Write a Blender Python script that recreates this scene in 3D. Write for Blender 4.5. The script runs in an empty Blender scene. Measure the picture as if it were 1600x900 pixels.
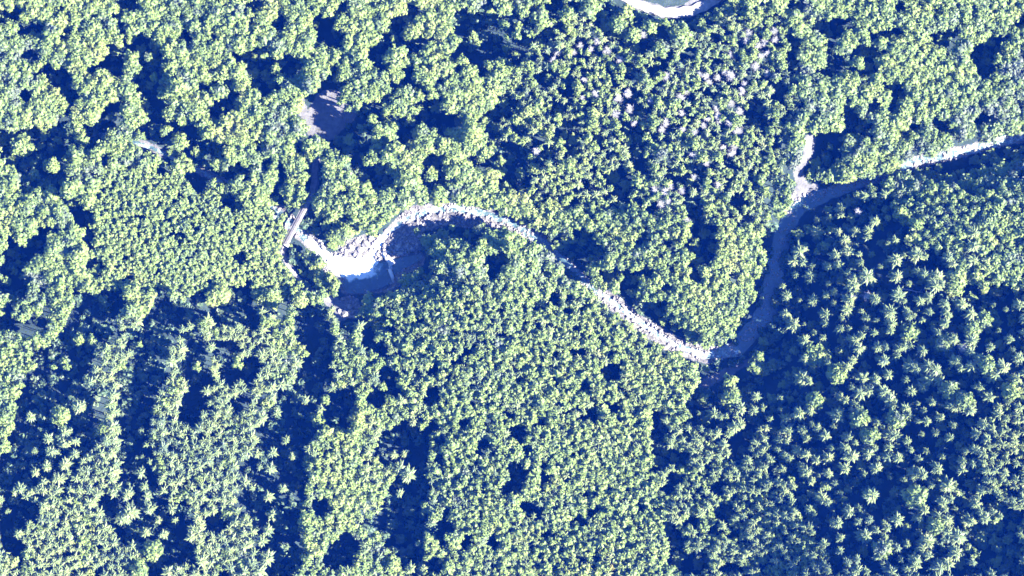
import bpy, math, random
import numpy as np
from mathutils import Vector

# ------------------------------------------------------------------ camera, sky, sun, exposure
sc = bpy.context.scene
C = sc.collection
S = 0.35                       # metres on the ground per photo pixel
H = 1600.0                     # height of the aerial camera
SUN_EL = math.radians(36)
SUN_AZ = (0.944, -0.330)       # horizontal direction towards the sun
cam_d = bpy.data.cameras.new('camera'); cam = bpy.data.objects.new('camera', cam_d); C.objects.link(cam)
cam.location = (0, 0, H); cam.rotation_euler = (0, 0, 0)
cam_d.sensor_width = 36; cam_d.lens = 36 * H / (1600 * S)
cam_d.clip_start = 1; cam_d.clip_end = 5000
sc.camera = cam
w = bpy.data.worlds.new('World'); sc.world = w; w.use_nodes = True
nt = w.node_tree; nt.nodes.clear()
sky = nt.nodes.new('ShaderNodeTexSky'); sky.sky_type = 'NISHITA'; sky.sun_disc = False
sky.sun_elevation = SUN_EL; sky.sun_rotation = math.atan2(SUN_AZ[0], SUN_AZ[1])
sky.air_density = 1.0; sky.dust_density = 0.0; sky.ozone_density = 10.0
bg = nt.nodes.new('ShaderNodeBackground'); bg.inputs[1].default_value = 0.075
wo = nt.nodes.new('ShaderNodeOutputWorld')
nt.links.new(sky.outputs[0], bg.inputs[0]); nt.links.new(bg.outputs[0], wo.inputs[0])
sd = bpy.data.lights.new('sun', 'SUN'); sd.energy = 5.0; sd.angle = math.radians(0.53); sd.color = (1.0, 0.95, 0.84)
sun = bpy.data.objects.new('sun', sd); C.objects.link(sun)
SUNV = Vector((SUN_AZ[0] * math.cos(SUN_EL), SUN_AZ[1] * math.cos(SUN_EL), math.sin(SUN_EL)))
sun.rotation_euler = SUNV.to_track_quat('Z', 'Y').to_euler(); sun.location = SUNV * 900
vs = sc.view_settings
vs.view_transform = 'Standard'; vs.look = 'None'; vs.exposure = 3.8; vs.gamma = 1.0; vs.use_curve_mapping = False
sc.cycles.max_bounces = 3; sc.cycles.diffuse_bounces = 1; sc.cycles.transparent_max_bounces = 4
sc.cycles.volume_bounces = 0
HAZE_DENSITY = 1.7e-5

rng = np.random.RandomState(11); random.seed(11)
TAN_EL = math.tan(SUN_EL)

# ------------------------------------------------------------------ what the photograph shows, in photo pixels
# (dark openings between the crowns: chains of x,y,radius in 3x enlarged 400x300 tiles)
TILES = {
(0,0): "10,80,35;120,130,20 190,140,25;300,155,30;75,75,18;560,0,20 565,150,15 600,180,20;125,255,30;210,310,20 250,360,45 300,400,35;235,400,20;420,320,22;530,250,40 520,320,35 560,370,20;640,170,25 690,210,45 720,260,30 740,310,40;680,290,30;650,380,40 720,420,50 700,480,50 750,540,50 790,600,30;865,165,40;1000,170,20;110,440,35;20,370,20;335,450,30;20,640,40 130,620,25 280,620,30 310,560,25;430,600,40 480,600,30;300,680,40 180,715,40;230,770,30 60,750,40 20,740,30;290,840,50;120,870,40;210,850,30;440,650,30;400,690,20;480,755,25;680,590,30 720,640,40 770,650,30;950,410,25;1020,500,40 1080,480,40;880,600,30 900,650,40 960,700,50 1020,700,30;940,770,40;1050,790,25 1150,800,30;1150,280,40 1190,330,50 1190,390,30;1075,220,20;1060,390,20;760,780,30;540,540,25;560,480,30;930,850,40;880,830,20;1190,20,30;620,20,30;250,40,22;520,520,30 480,560,20",
(400,0): "100,115,35;20,40,20;30,240,40 40,340,35 60,390,40;150,300,45 200,310,35;290,90,35 330,150,45 370,190,40;400,60,30;560,240,40 600,220,40 660,170,35 720,200,45 780,190,35;700,150,30;580,290,30;630,130,30 720,60,40;720,330,30 740,380,40 780,400,20;350,400,50 310,480,75 330,570,85;420,540,50 390,680,50 470,640,60 500,560,40 540,490,40;490,700,40;600,460,25;560,500,30;700,570,40 720,600,40 690,650,30;610,550,20;780,520,30 840,510,50 880,570,40 940,560,40;450,780,30 500,810,30;570,790,30 590,840,40;820,760,50 830,850,45;870,830,30;1060,340,30;1080,550,30;1020,740,30 1050,780,30;1150,760,50 1170,700,40;1160,870,30;1100,600,30 1130,690,30;970,220,30 1030,240,40;1060,180,25;980,90,60;1090,80,40;1110,190,40;1170,480,40;1130,520,30;40,770,20;20,680,20;120,820,30;110,880,25;280,820,40 270,880,30;200,690,30;290,790,30;860,380,20;650,390,25;920,290,20",
(800,0): "20,100,40 80,110,25;20,240,40;60,190,30;430,60,35 440,120,35 500,180,30 570,220,20;620,200,40 660,190,40 740,170,30;480,30,40;590,100,20 620,130,20;830,100,50;830,250,25;960,180,25;160,370,30 190,350,30;270,380,25;200,500,35;190,260,20;320,200,25;560,330,30;700,300,30;540,450,25 550,490,30 620,530,25;270,600,40 290,640,30 290,700,30;180,710,25 130,740,30;110,660,25;405,655,20;560,610,40 580,680,40 590,750,25;30,600,25;20,720,50 30,800,50 50,860,40;350,870,25;510,840,50 530,880,40;830,750,35 870,810,40 820,850,30;630,800,25;760,820,30;1150,510,35 1120,560,30;1140,470,25;1020,770,25;1190,570,20;400,250,18;250,440,18;690,400,20;640,330,15;330,330,15;760,600,20;660,640,18;480,470,20",
(1200,0): "140,20,30;70,60,25;140,210,20 120,270,30;100,170,20;200,100,30 270,130,40 310,150,30;360,90,30;290,260,25 300,330,40;350,290,40;240,330,20;610,40,30;590,150,40;510,160,20;430,230,30 500,240,25;490,310,25 450,370,25;560,400,30 600,420,40;780,190,30 840,165,45;860,250,20;1050,180,20;990,240,40 1020,310,45;1090,240,20;1120,170,25;1180,95,30;60,420,30 40,450,25;20,390,20;370,480,25 380,540,30 440,590,45;400,620,25;480,500,20;580,510,25;690,590,25;800,575,30;640,620,20;850,610,20;1020,550,35;980,410,15;1080,400,15;310,650,40 300,720,45;790,50,20",
(0,300): "300,30,30 340,80,30 390,120,30 400,190,25 410,250,20;200,180,30 170,240,45;255,180,18;60,290,40 110,320,30;30,370,35 90,430,50;20,440,40;60,480,30;200,450,20;430,340,40 440,380,25;50,220,18;660,120,14;840,210,30;1120,300,25;1070,40,40;400,510,35 470,480,25 560,490,25;440,560,50 400,620,60 480,600,50 510,660,30;310,720,40 380,730,50;340,770,50;230,820,50 280,870,50;330,850,40;400,790,30;750,480,30 770,530,30 790,580,30 740,630,40 690,660,40 640,700,45 740,700,50;780,660,30;700,740,30;720,810,40 720,870,40;650,800,30;590,870,35;870,505,25;940,490,25;880,560,40;840,570,30;1150,470,35 1100,500,30 1090,560,50 1040,570,30;1170,600,30;1060,730,25 1040,780,15;900,690,30 920,740,25;880,830,30 920,870,40 950,800,25;1180,820,25;1160,860,25;1070,850,25;30,610,25;190,610,20;140,630,20;190,780,30;330,470,20",
(400,300): "110,70,40 150,120,30;90,30,20;260,170,30 290,200,20;480,190,22;200,270,26;240,350,26;160,300,22;150,340,18;250,440,30;100,550,20;230,555,30 280,550,25;300,630,20;220,680,25;210,600,20;320,690,25 310,750,30 270,820,45 290,880,45;540,700,30;600,740,25;640,630,20;600,580,15;760,605,25;1080,330,30 1150,300,30;1110,380,25;1170,670,30;990,750,30;950,800,25;840,840,30;620,860,30;1150,560,20;640,230,40 720,250,50;700,310,40;830,160,40 900,160,40 960,190,40 1010,220,30;800,290,30;420,640,20",
(800,300): "170,220,30 230,230,40 300,270,50 380,290,45;330,210,30;290,380,40 340,400,30;450,400,25;480,380,20;560,400,35 560,440,35;610,215,25;630,370,25;660,80,25;740,250,25;740,350,20;850,60,40 870,150,30 860,230,40;910,290,35 920,200,40;860,330,20;1060,40,30;1100,130,20;590,520,25 640,570,35 690,540,35;870,400,20;740,450,20;1040,390,15;200,490,20;270,500,18;160,380,15;60,640,20;290,750,20;450,840,40;500,820,20;40,880,20;1150,560,50 1060,740,50 960,830,45 900,890,40;1100,700,50 1050,830,60",
(1200,300): "20,400,60 30,520,80 20,650,80 60,780,70;250,40,60;180,50,40;60,160,50 20,260,50;40,880,70",
(0,600): "200,40,60 130,200,55 100,320,55 140,430,35;250,80,50;60,600,60 30,680,35;130,600,35;350,40,45 420,90,25;60,760,35;640,30,60 610,150,50 620,250,35 620,400,40 650,480,30 680,600,45 650,680,40 760,740,60 780,830,60 720,870,50;750,600,40;850,800,50;830,660,30;900,100,40 890,150,30;1010,660,30;1170,400,30;1170,560,40;860,600,30;1120,100,20;520,570,40 590,690,40",
(400,600): "250,20,50 170,90,50 140,180,70 60,260,40;230,230,30;110,380,70 170,440,60 120,530,60 40,600,60;140,600,50 110,700,70 150,790,50 100,860,60;40,420,50;170,350,30;400,80,40 370,160,30;560,70,25;300,580,25;410,780,40 370,820,40;440,760,30;530,660,20;640,20,20;640,290,60 720,250,60 770,300,50;620,320,40;700,360,30;760,500,60 680,540,50 640,620,50 720,620,70 650,690,60 720,720,70 740,820,50;680,790,40;780,650,50;830,860,40;830,30,30 820,90,20;970,180,25;1080,180,25;1070,270,25;1180,150,25;860,350,30;830,200,30;870,270,30;1050,320,30;850,680,40 900,670,40;870,740,30;980,750,40;1110,740,40;1160,500,30;900,600,20;1170,350,20",
(800,600): "30,230,50;60,320,40;130,180,30;20,400,40 20,480,40;160,440,30;210,410,25;130,490,20;380,140,40;480,110,30;350,10,30;310,640,30;370,600,25;350,520,25;160,710,25;330,830,20;240,820,15;70,580,40;130,600,20;500,160,20;610,580,25;680,150,30 680,230,30 690,340,35 680,390,25;900,40,60 850,100,40;900,150,50;970,100,30;850,170,30;990,190,25;1080,80,40 1150,130,50 1100,200,50 1080,270,40 1060,330,30;1170,80,30;1130,20,40;750,340,40 800,340,30;760,440,30;720,500,20;960,490,30;740,690,40 770,740,40 770,830,40 820,850,50 870,840,50;850,640,30;1000,600,40;940,680,20;1050,700,20;1040,860,25",
(1200,600): "940,470,50 920,520,50 900,620,50;930,770,40;1150,640,40;1130,690,40;1090,580,25;1040,550,30;230,720,15",
}
GAPS = []                       # capsules x0,y0,r0,x1,y1,r1 in photo pixels
def chain(txt, ox=0, oy=0, k=1.0):
    out = []
    for ch in txt.split(';'):
        p = [tuple(float(v) for v in q.split(',')) for q in ch.split()]
        p = [(ox + x / k, oy + y / k, r / k) for x, y, r in p]
        if len(p) == 1: out.append(p[0] + p[0])
        for a, b in zip(p, p[1:]): out.append(a + b)
    return out
for (ox, oy), t in TILES.items(): GAPS += chain(t, ox, oy, 3.0)
GAPS += chain("757,12,8 760,22,6 775,18,5;789,28,4;775,47,6 781,52,6;809,34,9;829,35,6;822,60,7 815,66,5;858,26,6;874,35,5;795,80,14;770,82,8;853,6,6;870,5,5;890,8,5;848,56,6;832,17,5;742,55,8;745,75,10;860,50,5")
LANES = chain('150,478,16 122,530,25 85,580,26 60,630,28 45,690,21 20,735,18 -20,760,16;255,515,18 228,560,21 215,620,21 208,680,16 208,740,17 235,800,17 250,850,20 240,900,18;500,585,14 462,640,24 440,700,25 425,750,22 432,810,22 428,880,22;655,685,18 640,770,23 640,830,19;1110,590,20 1120,625,18')
GAPS += LANES
# channels and ways kept free of crowns
WAYS = chain("1640,208,4 1560,223,4 1500,240,6 1440,250,7 1370,280,4 1300,300,12 1250,320,12 1222,365,13 1210,430,17 1195,490,17 1155,545,14 1105,555,9 1050,538,9 1000,505,8 955,470,7 925,450,3 885,412,3 845,375,3 800,351,7 760,338,12 700,332,14 650,336,16 612,358,14 600,385,18;520,412,14 560,418,22 600,420,22 650,405,12;545,445,16 610,440,16;545,480,14 560,455,10;532,487,9;570,388,16 545,390,10;500,390,8 470,368,5;447,378,5 441,396,4 456,422,4 465,433,4;515,468,8;492,258,6 492,292,6 484,312,5 447,378,6;965,-12,6 1000,8,7 1040,20,8 1075,18,9 1125,-8,12;1080,10,7 1100,-8,7;215,222,4 255,240,6;320,268,3 350,285,3;1266,222,8 1262,245,6 1248,268,7 1254,297,8;1250,298,8 1275,290,5")
# stretches the sun reaches
LIT = chain("965,-12,6 1000,8,7 1040,19,7 1075,16,7 1096,-8,6;468,158,5 476,180,4;485,205,3;222,225,4 252,238,5;1266,218,6 1262,245,5 1246,262,4;1256,297,6 1228,328,6 1208,352,3;512,400,10 545,418,10 575,415,10;560,385,8 590,385,10 602,362,10;625,342,9 660,330,10 700,326,8 760,334,8 798,352,5;612,405,5;940,460,6 975,480,8 1010,510,8 1060,540,10 1105,552,5;1415,254,5 1470,243,6 1505,233,3 1565,217,2;475,340,4 450,375,4;446,385,3 442,398,3 456,422,3 465,433,3;515,468,5;480,376,5 500,390,6;545,490,3", 0, 0, 1.0)
# pale gravel and bare earth; gravel narrowed at the river bend to darken its shade
GRAVEL = WAYS[:0] + chain("1660,202,7 1560,222,8 1500,238,9 1440,250,10 1370,278,9 1300,298,6 1250,314,9 1222,360,7 1210,430,8 1195,490,8 1155,545,9 1105,555,13 1050,538,14 1000,505,12 955,470,12 925,450,8 885,412,7 845,375,8 800,354,12 760,342,17 700,335,18 650,342,22 622,372,24 605,390,22;520,412,18 560,418,24 600,420,24 650,405,14;545,445,16 610,440,16;545,480,18;500,390,12 470,366,9 440,335,14 400,312,7 360,290,6 310,265,6;640,384,18;570,385,18 540,388,12")
EARTH = chain("515,165,26 508,190,30 540,178,16;468,158,8 476,180,7 486,206,6;492,240,8 492,292,6 484,312,5;447,378,5 441,396,4 456,422,4 465,433,4;515,468,10 535,490,12;965,-14,7 1000,8,8 1040,20,9 1075,18,10 1125,-12,14;1080,10,8 1100,-10,8;215,222,6 255,240,8;320,268,4 350,285,4;1266,218,9 1262,245,7 1246,264,8 1256,297,9 1230,326,9;1250,298,8 1275,290,5;1180,560,4 1100,600,8")

RIVER = [  # px, py, half width px, bed height m
(1760,180,8,9.0),(1640,205,8,8.6),(1560,222,8,8.2),(1500,238,8,8.0),(1430,252,8,7.6),(1370,276,7,7.3),(1300,300,12,7.0),(1248,322,13,6.8),(1222,362,14,6.6),
(1210,430,17,6.4),(1195,490,17,6.2),(1150,545,14,6.0),(1100,556,6,5.9),(1050,536,4.5,5.7),(1000,503,4.5,5.5),(958,472,4.5,5.4),(925,450,5,5.2),(885,413,8,5.1),
(845,377,8,5.0),(800,349,6,4.8),(755,333,6,4.6),(715,326,6.5,4.5),(670,329,5,4.3),(632,346,5,4.1),(608,362,4,3.8),(594,378,5,3.3),(586,394,7,2.0),(578,408,12,0.4),
(566,420,13,0.2),(535,418,11,0.1),(500,394,8,0.0),(470,364,8,-0.3),(440,338,9,-0.5),(400,313,6,-0.7),(355,290,4,-1.0),(310,266,4,-1.2),(240,232,3,-1.4),(185,214,4,-1.6),(100,205,4,-1.8),(0,196,5,-2.0),(-160,180,5,-2.5)]
POOLC = chain('525,414,8 560,424,14 590,428,14 620,414,9 655,402,4;550,446,10 600,440,10')

def seg_dist(px, py, x0, y0, x1, y1):
    dx, dy = x1 - x0, y1 - y0
    L2 = dx * dx + dy * dy
    t = np.zeros_like(px) if L2 == 0 else np.clip(((px - x0) * dx + (py - y0) * dy) / L2, 0, 1)
    return np.hypot(px - x0 - t * dx, py - y0 - t * dy), t
def caps_depth(px, py, caps):
    """signed distance in pixels to the nearest capsule surface (negative inside)"""
    best = np.full(px.shape, 1e9)
    for x0, y0, r0, x1, y1, r1 in caps:
        d, t = seg_dist(px, py, x0, y0, x1, y1)
        best = np.minimum(best, d - (r0 + (r1 - r0) * t))
    return best
def in_poly(px, py, poly):
    ins = np.zeros(px.shape, bool); n = len(poly); j = n - 1
    for i in range(n):
        xi, yi = poly[i]; xj, yj = poly[j]
        ins ^= ((yi > py) != (yj > py)) & (px < (xj - xi) * (py - yi) / ((yj - yi) or 1e-9) + xi)
        j = i
    return ins
def vnoise(x, y, s, seed):
    """smooth value noise"""
    r = np.random.RandomState(seed).rand(64, 64)
    u, v = x / s, y / s
    i, j = np.floor(u).astype(int), np.floor(v).astype(int)
    f, g = u - i, v - j
    f, g = f * f * (3 - 2 * f), g * g * (3 - 2 * g)
    a = r[i % 64, j % 64]; b = r[(i + 1) % 64, j % 64]; c = r[i % 64, (j + 1) % 64]; d = r[(i + 1) % 64, (j + 1) % 64]
    return (a * (1 - f) + b * f) * (1 - g) + (c * (1 - f) + d * f) * g

def terrain(X, Y):
    X = np.asarray(X, float); Y = np.asarray(Y, float)
    px, py = 800 + X / S, 450 - Y / S
    best = np.full(px.shape, 1e9); zr = np.zeros(px.shape); side = np.zeros(px.shape); hw = np.zeros(px.shape); wsum = np.zeros(px.shape)
    for (x0, y0, w0, z0), (x1, y1, w1, z1) in zip(RIVER, RIVER[1:]):
        d, t = seg_dist(px, py, x0, y0, x1, y1)
        m = d < best
        ww = (d + 4.0) ** -3.5; wsum += ww; zr += ww * (z0 + (z1 - z0) * t)
        best = np.where(m, d, best); hw = np.where(m, w0 + (w1 - w0) * t, hw)
        cr = (x1 - x0) * (py - y0) - (y1 - y0) * (px - x0)
        side = np.where(m, np.sign(cr), side)
    zr /= wsum
    d = np.maximum(best - hw, 0) * S                      # metres outside the channel
    inside = np.clip(1 - best / np.maximum(hw, 1), 0, 1)
    bank = 0.9 * (1 - np.exp(-d / 2.0)) + 4.0 * (1 - np.exp(-np.maximum(d - 6, 0) / 14.0))
    south = side < 0
    far = np.maximum(d - 10, 0)
    sm = np.clip((px - 1120) / 200, 0, 1); sl = np.clip((620 - px) / 200, 0, 1)
    slope = np.where(south, 0.15 + .29 * sm * sm * (3 - 2 * sm) + .21 * sl, 0.12)
    lim = np.where(south, 280, 150)
    hill = slope * lim * (1 - np.exp(-far / lim))
    n0 = zr - 0.7 * np.sqrt(inside) + bank + hill
    dp = caps_depth(px, py, POOLC); pb = np.clip(1 - dp / 9.0, 0, 1); pb = pb * pb * (3 - 2 * pb)
    n = (vnoise(X + 900, Y + 900, 38, 3) - .5) * 3.0 + (vnoise(X + 900, Y + 900, 11, 4) - .5) * 0.9
    z = n0 + n * np.clip(d / 18, 0, 1)
    return np.where(z > -.4, z * (1 - pb) - .4 * pb, z)

def world(px, py, up=0.0):
    """point on the terrain that the aerial camera sees at a photo pixel (its feature standing 'up' metres above the ground)"""
    px = np.asarray(px, float); py = np.asarray(py, float)
    X, Y = (px - 800) * S, (450 - py) * S
    for _ in range(4):
        z = terrain(X, Y)
        k = (H - z - up) / H
        X, Y = (px - 800) * S * k, (450 - py) * S * k
    return X, Y, terrain(X, Y)

# ------------------------------------------------------------------ materials
MATS = {}
def nodes(name):
    m = bpy.data.materials.new(name); m.use_nodes = True; MATS[name] = m
    t = m.node_tree; t.nodes.clear()
    return m, t, t.nodes.new, t.links.new
def ramp(N, pts):
    r = N('ShaderNodeValToRGB'); e = r.color_ramp.elements
    while len(e) < len(pts): e.new(0.5)
    for q, (p, c) in zip(e, pts): q.position = p; q.color = c if len(c) == 4 else tuple(c) + (1,)
    return r
def noise(N, L, coord, scale, detail=3, rough=0.55):
    n = N('ShaderNodeTexNoise'); n.inputs['Scale'].default_value = scale; n.inputs['Detail'].default_value = detail; n.inputs['Roughness'].default_value = rough
    L(coord, n.inputs['Vector']); return n.outputs['Fac']
def foliage_mat(name, cols, patch=0.09, transl=0.42, fine=1.6):
    """leaf colour that drifts from tree to tree and, finely, from leaf to leaf"""
    m, t, N, L = nodes(name)
    g = N('ShaderNodeNewGeometry')
    a = noise(N, L, g.outputs['Position'], patch, 2, 0.6)
    b = noise(N, L, g.outputs['Position'], fine, 2)
    c = noise(N, L, g.outputs['Position'], 0.018, 2)
    mx = N('ShaderNodeMath'); mx.operation = 'MULTIPLY_ADD'; L(b, mx.inputs[0]); mx.inputs[1].default_value = 0.40
    m2 = N('ShaderNodeMath'); m2.operation = 'MULTIPLY_ADD'; L(a, m2.inputs[0]); m2.inputs[1].default_value = 1.15
    m3 = N('ShaderNodeMath'); m3.operation = 'MULTIPLY_ADD'; L(c, m3.inputs[0]); m3.inputs[1].default_value = 0.6; m3.inputs[2].default_value = -0.575
    L(m3.outputs[0], m2.inputs[2]); L(m2.outputs[0], mx.inputs[2])
    r = ramp(N, cols); L(mx.outputs[0], r.inputs[0])
    d = N('ShaderNodeBsdfPrincipled'); d.inputs['Roughness'].default_value = 0.6; d.inputs['Specular IOR Level'].default_value = 0.25
    L(r.outputs[0], d.inputs['Base Color'])
    tr = N('ShaderNodeBsdfTranslucent'); L(r.outputs[0], tr.inputs[0])
    ms = N('ShaderNodeMixShader'); ms.inputs[0].default_value = transl
    L(d.outputs[0], ms.inputs[1]); L(tr.outputs[0], ms.inputs[2])
    o = N('ShaderNodeOutputMaterial'); L(ms.outputs[0], o.inputs[0])
    return m
foliage_mat('broadleaf', [(0.22,(.070,.085,.062)),(0.40,(.084,.122,.036)),(0.58,(.106,.144,.036)),(0.82,(.142,.160,.048))])
foliage_mat('conifer',   [(0.22,(.062,.088,.054)),(0.45,(.102,.134,.050)),(0.62,(.122,.150,.056)),(0.82,(.142,.158,.060))], patch=0.16)
foliage_mat('young',     [(0.22,(.064,.096,.044)),(0.45,(.100,.138,.036)),(0.62,(.110,.148,.040)),(0.82,(.138,.158,.048))], patch=0.2)
foliage_mat('bare',      [(0.25,(.085,.088,.074)),(0.5,(.118,.114,.106)),(0.75,(.150,.142,.138))], patch=0.2, transl=0.1)
foliage_mat('shrub',     [(0.25,(.035,.065,.038)),(0.5,(.055,.090,.045)),(0.75,(.085,.110,.055))], patch=0.15)
foliage_mat('autumn',    [(0.3,(.12,.12,.03)),(0.7,(.20,.17,.03))], patch=0.3)

def simple(name, c1, c2, scale, rough=0.85, bump=0.0):
    m, t, N, L = nodes(name)
    g = N('ShaderNodeNewGeometry')
    f = noise(N, L, g.outputs['Position'], scale, 5, 0.6)
    r = ramp(N, [(0.3, c1), (0.7, c2)]); L(f, r.inputs[0])
    d = N('ShaderNodeBsdfPrincipled'); d.inputs['Roughness'].default_value = rough; L(r.outputs[0], d.inputs['Base Color'])
    if bump:
        b = N('ShaderNodeBump'); b.inputs['Strength'].default_value = bump; L(f, b.inputs['Height']); L(b.outputs[0], d.inputs['Normal'])
    o = N('ShaderNodeOutputMaterial'); L(d.outputs[0], o.inputs[0]); return m
simple('bark', (.06,.045,.035), (.13,.105,.085), 1.5)
simple('rock', (.030,.027,.025), (.17,.158,.15), 0.5, bump=0.5)
simple('concrete', (.22,.21,.20), (.36,.345,.33), 0.6, bump=0.2)
simple('timber', (.075,.066,.058), (.17,.155,.14), 1.4, bump=0.3)
simple('steel', (.08,.07,.065), (.14,.12,.11), 1.0, 0.6)
simple('dead_wood', (.12,.10,.09), (.26,.23,.21), 1.2)

m, t, N, L = nodes('ground')
g = N('ShaderNodeNewGeometry'); P = g.outputs['Position']
litter = ramp(N, [(0.25,(.008,.014,.014)),(0.5,(.013,.022,.020)),(0.75,(.026,.036,.030))]); L(noise(N, L, P, 0.16, 6, 0.65), litter.inputs[0])
grav = ramp(N, [(0.30,(.020,.019,.018)),(0.5,(.062,.059,.056)),(0.70,(.17,.162,.15))]); L(noise(N, L, P, 0.75, 6, 0.75), grav.inputs[0])
earth = ramp(N, [(0.25,(.040,.040,.041)),(0.75,(.095,.092,.090))]); L(noise(N, L, P, 0.3, 5, 0.6), earth.inputs[0])
def masked(attr):
    a = N('ShaderNodeAttribute'); a.attribute_name = attr
    ad = N('ShaderNodeMath'); ad.operation = 'MULTIPLY_ADD'; L(noise(N, L, P, 0.35, 4, 0.65), ad.inputs[0]); ad.inputs[1].default_value = 1.1; 
    sb = N('ShaderNodeMath'); sb.operation = 'SUBTRACT'; L(a.outputs['Fac'], sb.inputs[0]); sb.inputs[1].default_value = 0.55
    L(sb.outputs[0], ad.inputs[2])
    r = ramp(N, [(0.42,(0,0,0)),(0.56,(1,1,1))]); L(ad.outputs[0], r.inputs[0]); return r.outputs[0]
mix1 = N('ShaderNodeMix'); mix1.data_type = 'RGBA'; L(masked('gravel'), mix1.inputs[0]); L(litter.outputs[0], mix1.inputs[6]); L(grav.outputs[0], mix1.inputs[7])
mix2 = N('ShaderNodeMix'); mix2.data_type = 'RGBA'; L(masked('earth'), mix2.inputs[0]); L(mix1.outputs[2], mix2.inputs[6]); L(earth.outputs[0], mix2.inputs[7])
d = N('ShaderNodeBsdfPrincipled'); d.inputs['Roughness'].default_value = 0.95; d.inputs['Specular IOR Level'].default_value = 0.1; L(mix2.outputs[2], d.inputs['Base Color'])
b = N('ShaderNodeBump'); b.inputs['Strength'].default_value = 0.7; b.inputs['Distance'].default_value = 0.6; L(noise(N, L, P, 0.8, 5, 0.7), b.inputs['Height']); L(b.outputs[0], d.inputs['Normal'])
o = N('ShaderNodeOutputMaterial'); L(d.outputs[0], o.inputs[0])

m, t, N, L = nodes('water')
g = N('ShaderNodeNewGeometry'); P = g.outputs['Position']
a = N('ShaderNodeAttribute'); a.attribute_name = 'foam'
ad = N('ShaderNodeMath'); ad.operation = 'MULTIPLY_ADD'; L(noise(N, L, P, 0.33, 6, 0.75), ad.inputs[0]); ad.inputs[1].default_value = 1.3; 
sb = N('ShaderNodeMath'); sb.operation = 'SUBTRACT'; L(a.outputs['Fac'], sb.inputs[0]); sb.inputs[1].default_value = 0.65; L(sb.outputs[0], ad.inputs[2])
r = ramp(N, [(0.30,(.012,.024,.026)),(0.48,(.035,.058,.056)),(0.60,(.10,.125,.12)),(0.74,(.34,.36,.36))]); L(ad.outputs[0], r.inputs[0])
d = N('ShaderNodeBsdfPrincipled'); L(r.outputs[0], d.inputs['Base Color'])
rr = ramp(N, [(0.45,(.12,.12,.12)),(0.65,(.8,.8,.8))]); L(ad.outputs[0], rr.inputs[0]); L(rr.outputs[0], d.inputs['Roughness'])
b = N('ShaderNodeBump'); b.inputs['Strength'].default_value = 0.5; b.inputs['Distance'].default_value = 0.4; L(noise(N, L, P, 0.9, 5, 0.6), b.inputs['Height']); L(b.outputs[0], d.inputs['Normal'])
o = N('ShaderNodeOutputMaterial'); L(d.outputs[0], o.inputs[0])

# ------------------------------------------------------------------ mesh helpers
def link(name, me, parent=None):
    ob = bpy.data.objects.new(name, me); C.objects.link(ob)
    if parent is not None: ob.parent = parent
    return ob
def mesh_np(name, V, F, mats, mi=None, smooth=False):
    """V (n,3) array, F list/array of equal-length faces"""
    F = np.asarray(F, np.int32); k = F.shape[1]
    me = bpy.data.meshes.new(name)
    me.vertices.add(len(V)); me.vertices.foreach_set('co', np.asarray(V, np.float32).ravel())
    me.loops.add(F.size); me.loops.foreach_set('vertex_index', F.ravel())
    me.polygons.add(len(F)); me.polygons.foreach_set('loop_start', np.arange(0, F.size, k, dtype=np.int32))
    me.polygons.foreach_set('loop_total', np.full(len(F), k, np.int32))
    if mi is not None: me.polygons.foreach_set('material_index', np.asarray(mi, np.int32))
    if smooth: me.polygons.foreach_set('use_smooth', np.ones(len(F), bool))
    for q in mats: me.materials.append(MATS[q])
    me.update(calc_edges=True); me.validate()
    return me
def set_attr(me, name, vals):
    at = me.attributes.new(name, 'FLOAT', 'POINT'); at.data.foreach_set('value', np.asarray(vals, np.float32))
def tag(ob, label, cat, group=None, kind=None):
    if label: ob['label'] = label
    if cat: ob['category'] = cat
    if group: ob['group'] = group
    if kind: ob['kind'] = kind
    return ob
class MB:
    """collects triangles and quads (quads are split) as one mesh"""
    def __init__(s): s.v = []; s.f = []; s.m = []
    def quad(s, a, b, c, d, mi=0):
        n = len(s.v); s.v += [a, b, c, d]; s.f += [(n, n+1, n+2), (n, n+2, n+3)]; s.m += [mi, mi]
    def tri(s, a, b, c, mi=0):
        n = len(s.v); s.v += [a, b, c]; s.f.append((n, n+1, n+2)); s.m.append(mi)
    def tube(s, p, q, r0, r1, k=5, mi=0):
        p, q = Vector(p), Vector(q); z = (q - p).normalized()
        x = z.orthogonal().normalized(); y = z.cross(x); n = len(s.v)
        for c, r in ((p, r0), (q, r1)):
            for i in range(k):
                a = 2 * math.pi * i / k; s.v.append(tuple(c + x * math.cos(a) * r + y * math.sin(a) * r))
        for i in range(k):
            j = (i + 1) % k; s.f += [(n+i, n+j, n+k+j), (n+i, n+k+j, n+k+i)]; s.m += [mi, mi]
        for i in range(1, k - 1): s.f += [(n+k, n+k+i, n+k+i+1), (n, n+i+1, n+i)]; s.m += [mi, mi]
    def box(s, c, ax, ay, az, mi=0):
        c, ax, ay, az = Vector(c), Vector(ax), Vector(ay), Vector(az); n = len(s.v)
        for i in (-1, 1):
            for j in (-1, 1):
                for k in (-1, 1): s.v.append(tuple(c + ax * i + ay * j + az * k))
        for q in ((0,1,3,2),(4,6,7,5),(0,4,5,1),(2,3,7,6),(0,2,6,4),(1,5,7,3)):
            s.f += [(n+q[0], n+q[1], n+q[2]), (n+q[0], n+q[2], n+q[3])]; s.m += [mi, mi]
    def arr(s): return np.array(s.v, float), np.array(s.f, int), np.array(s.m, int)
    def mesh(s, name, mats): V, F, M = s.arr(); return mesh_np(name, V, F, mats, M)

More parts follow.
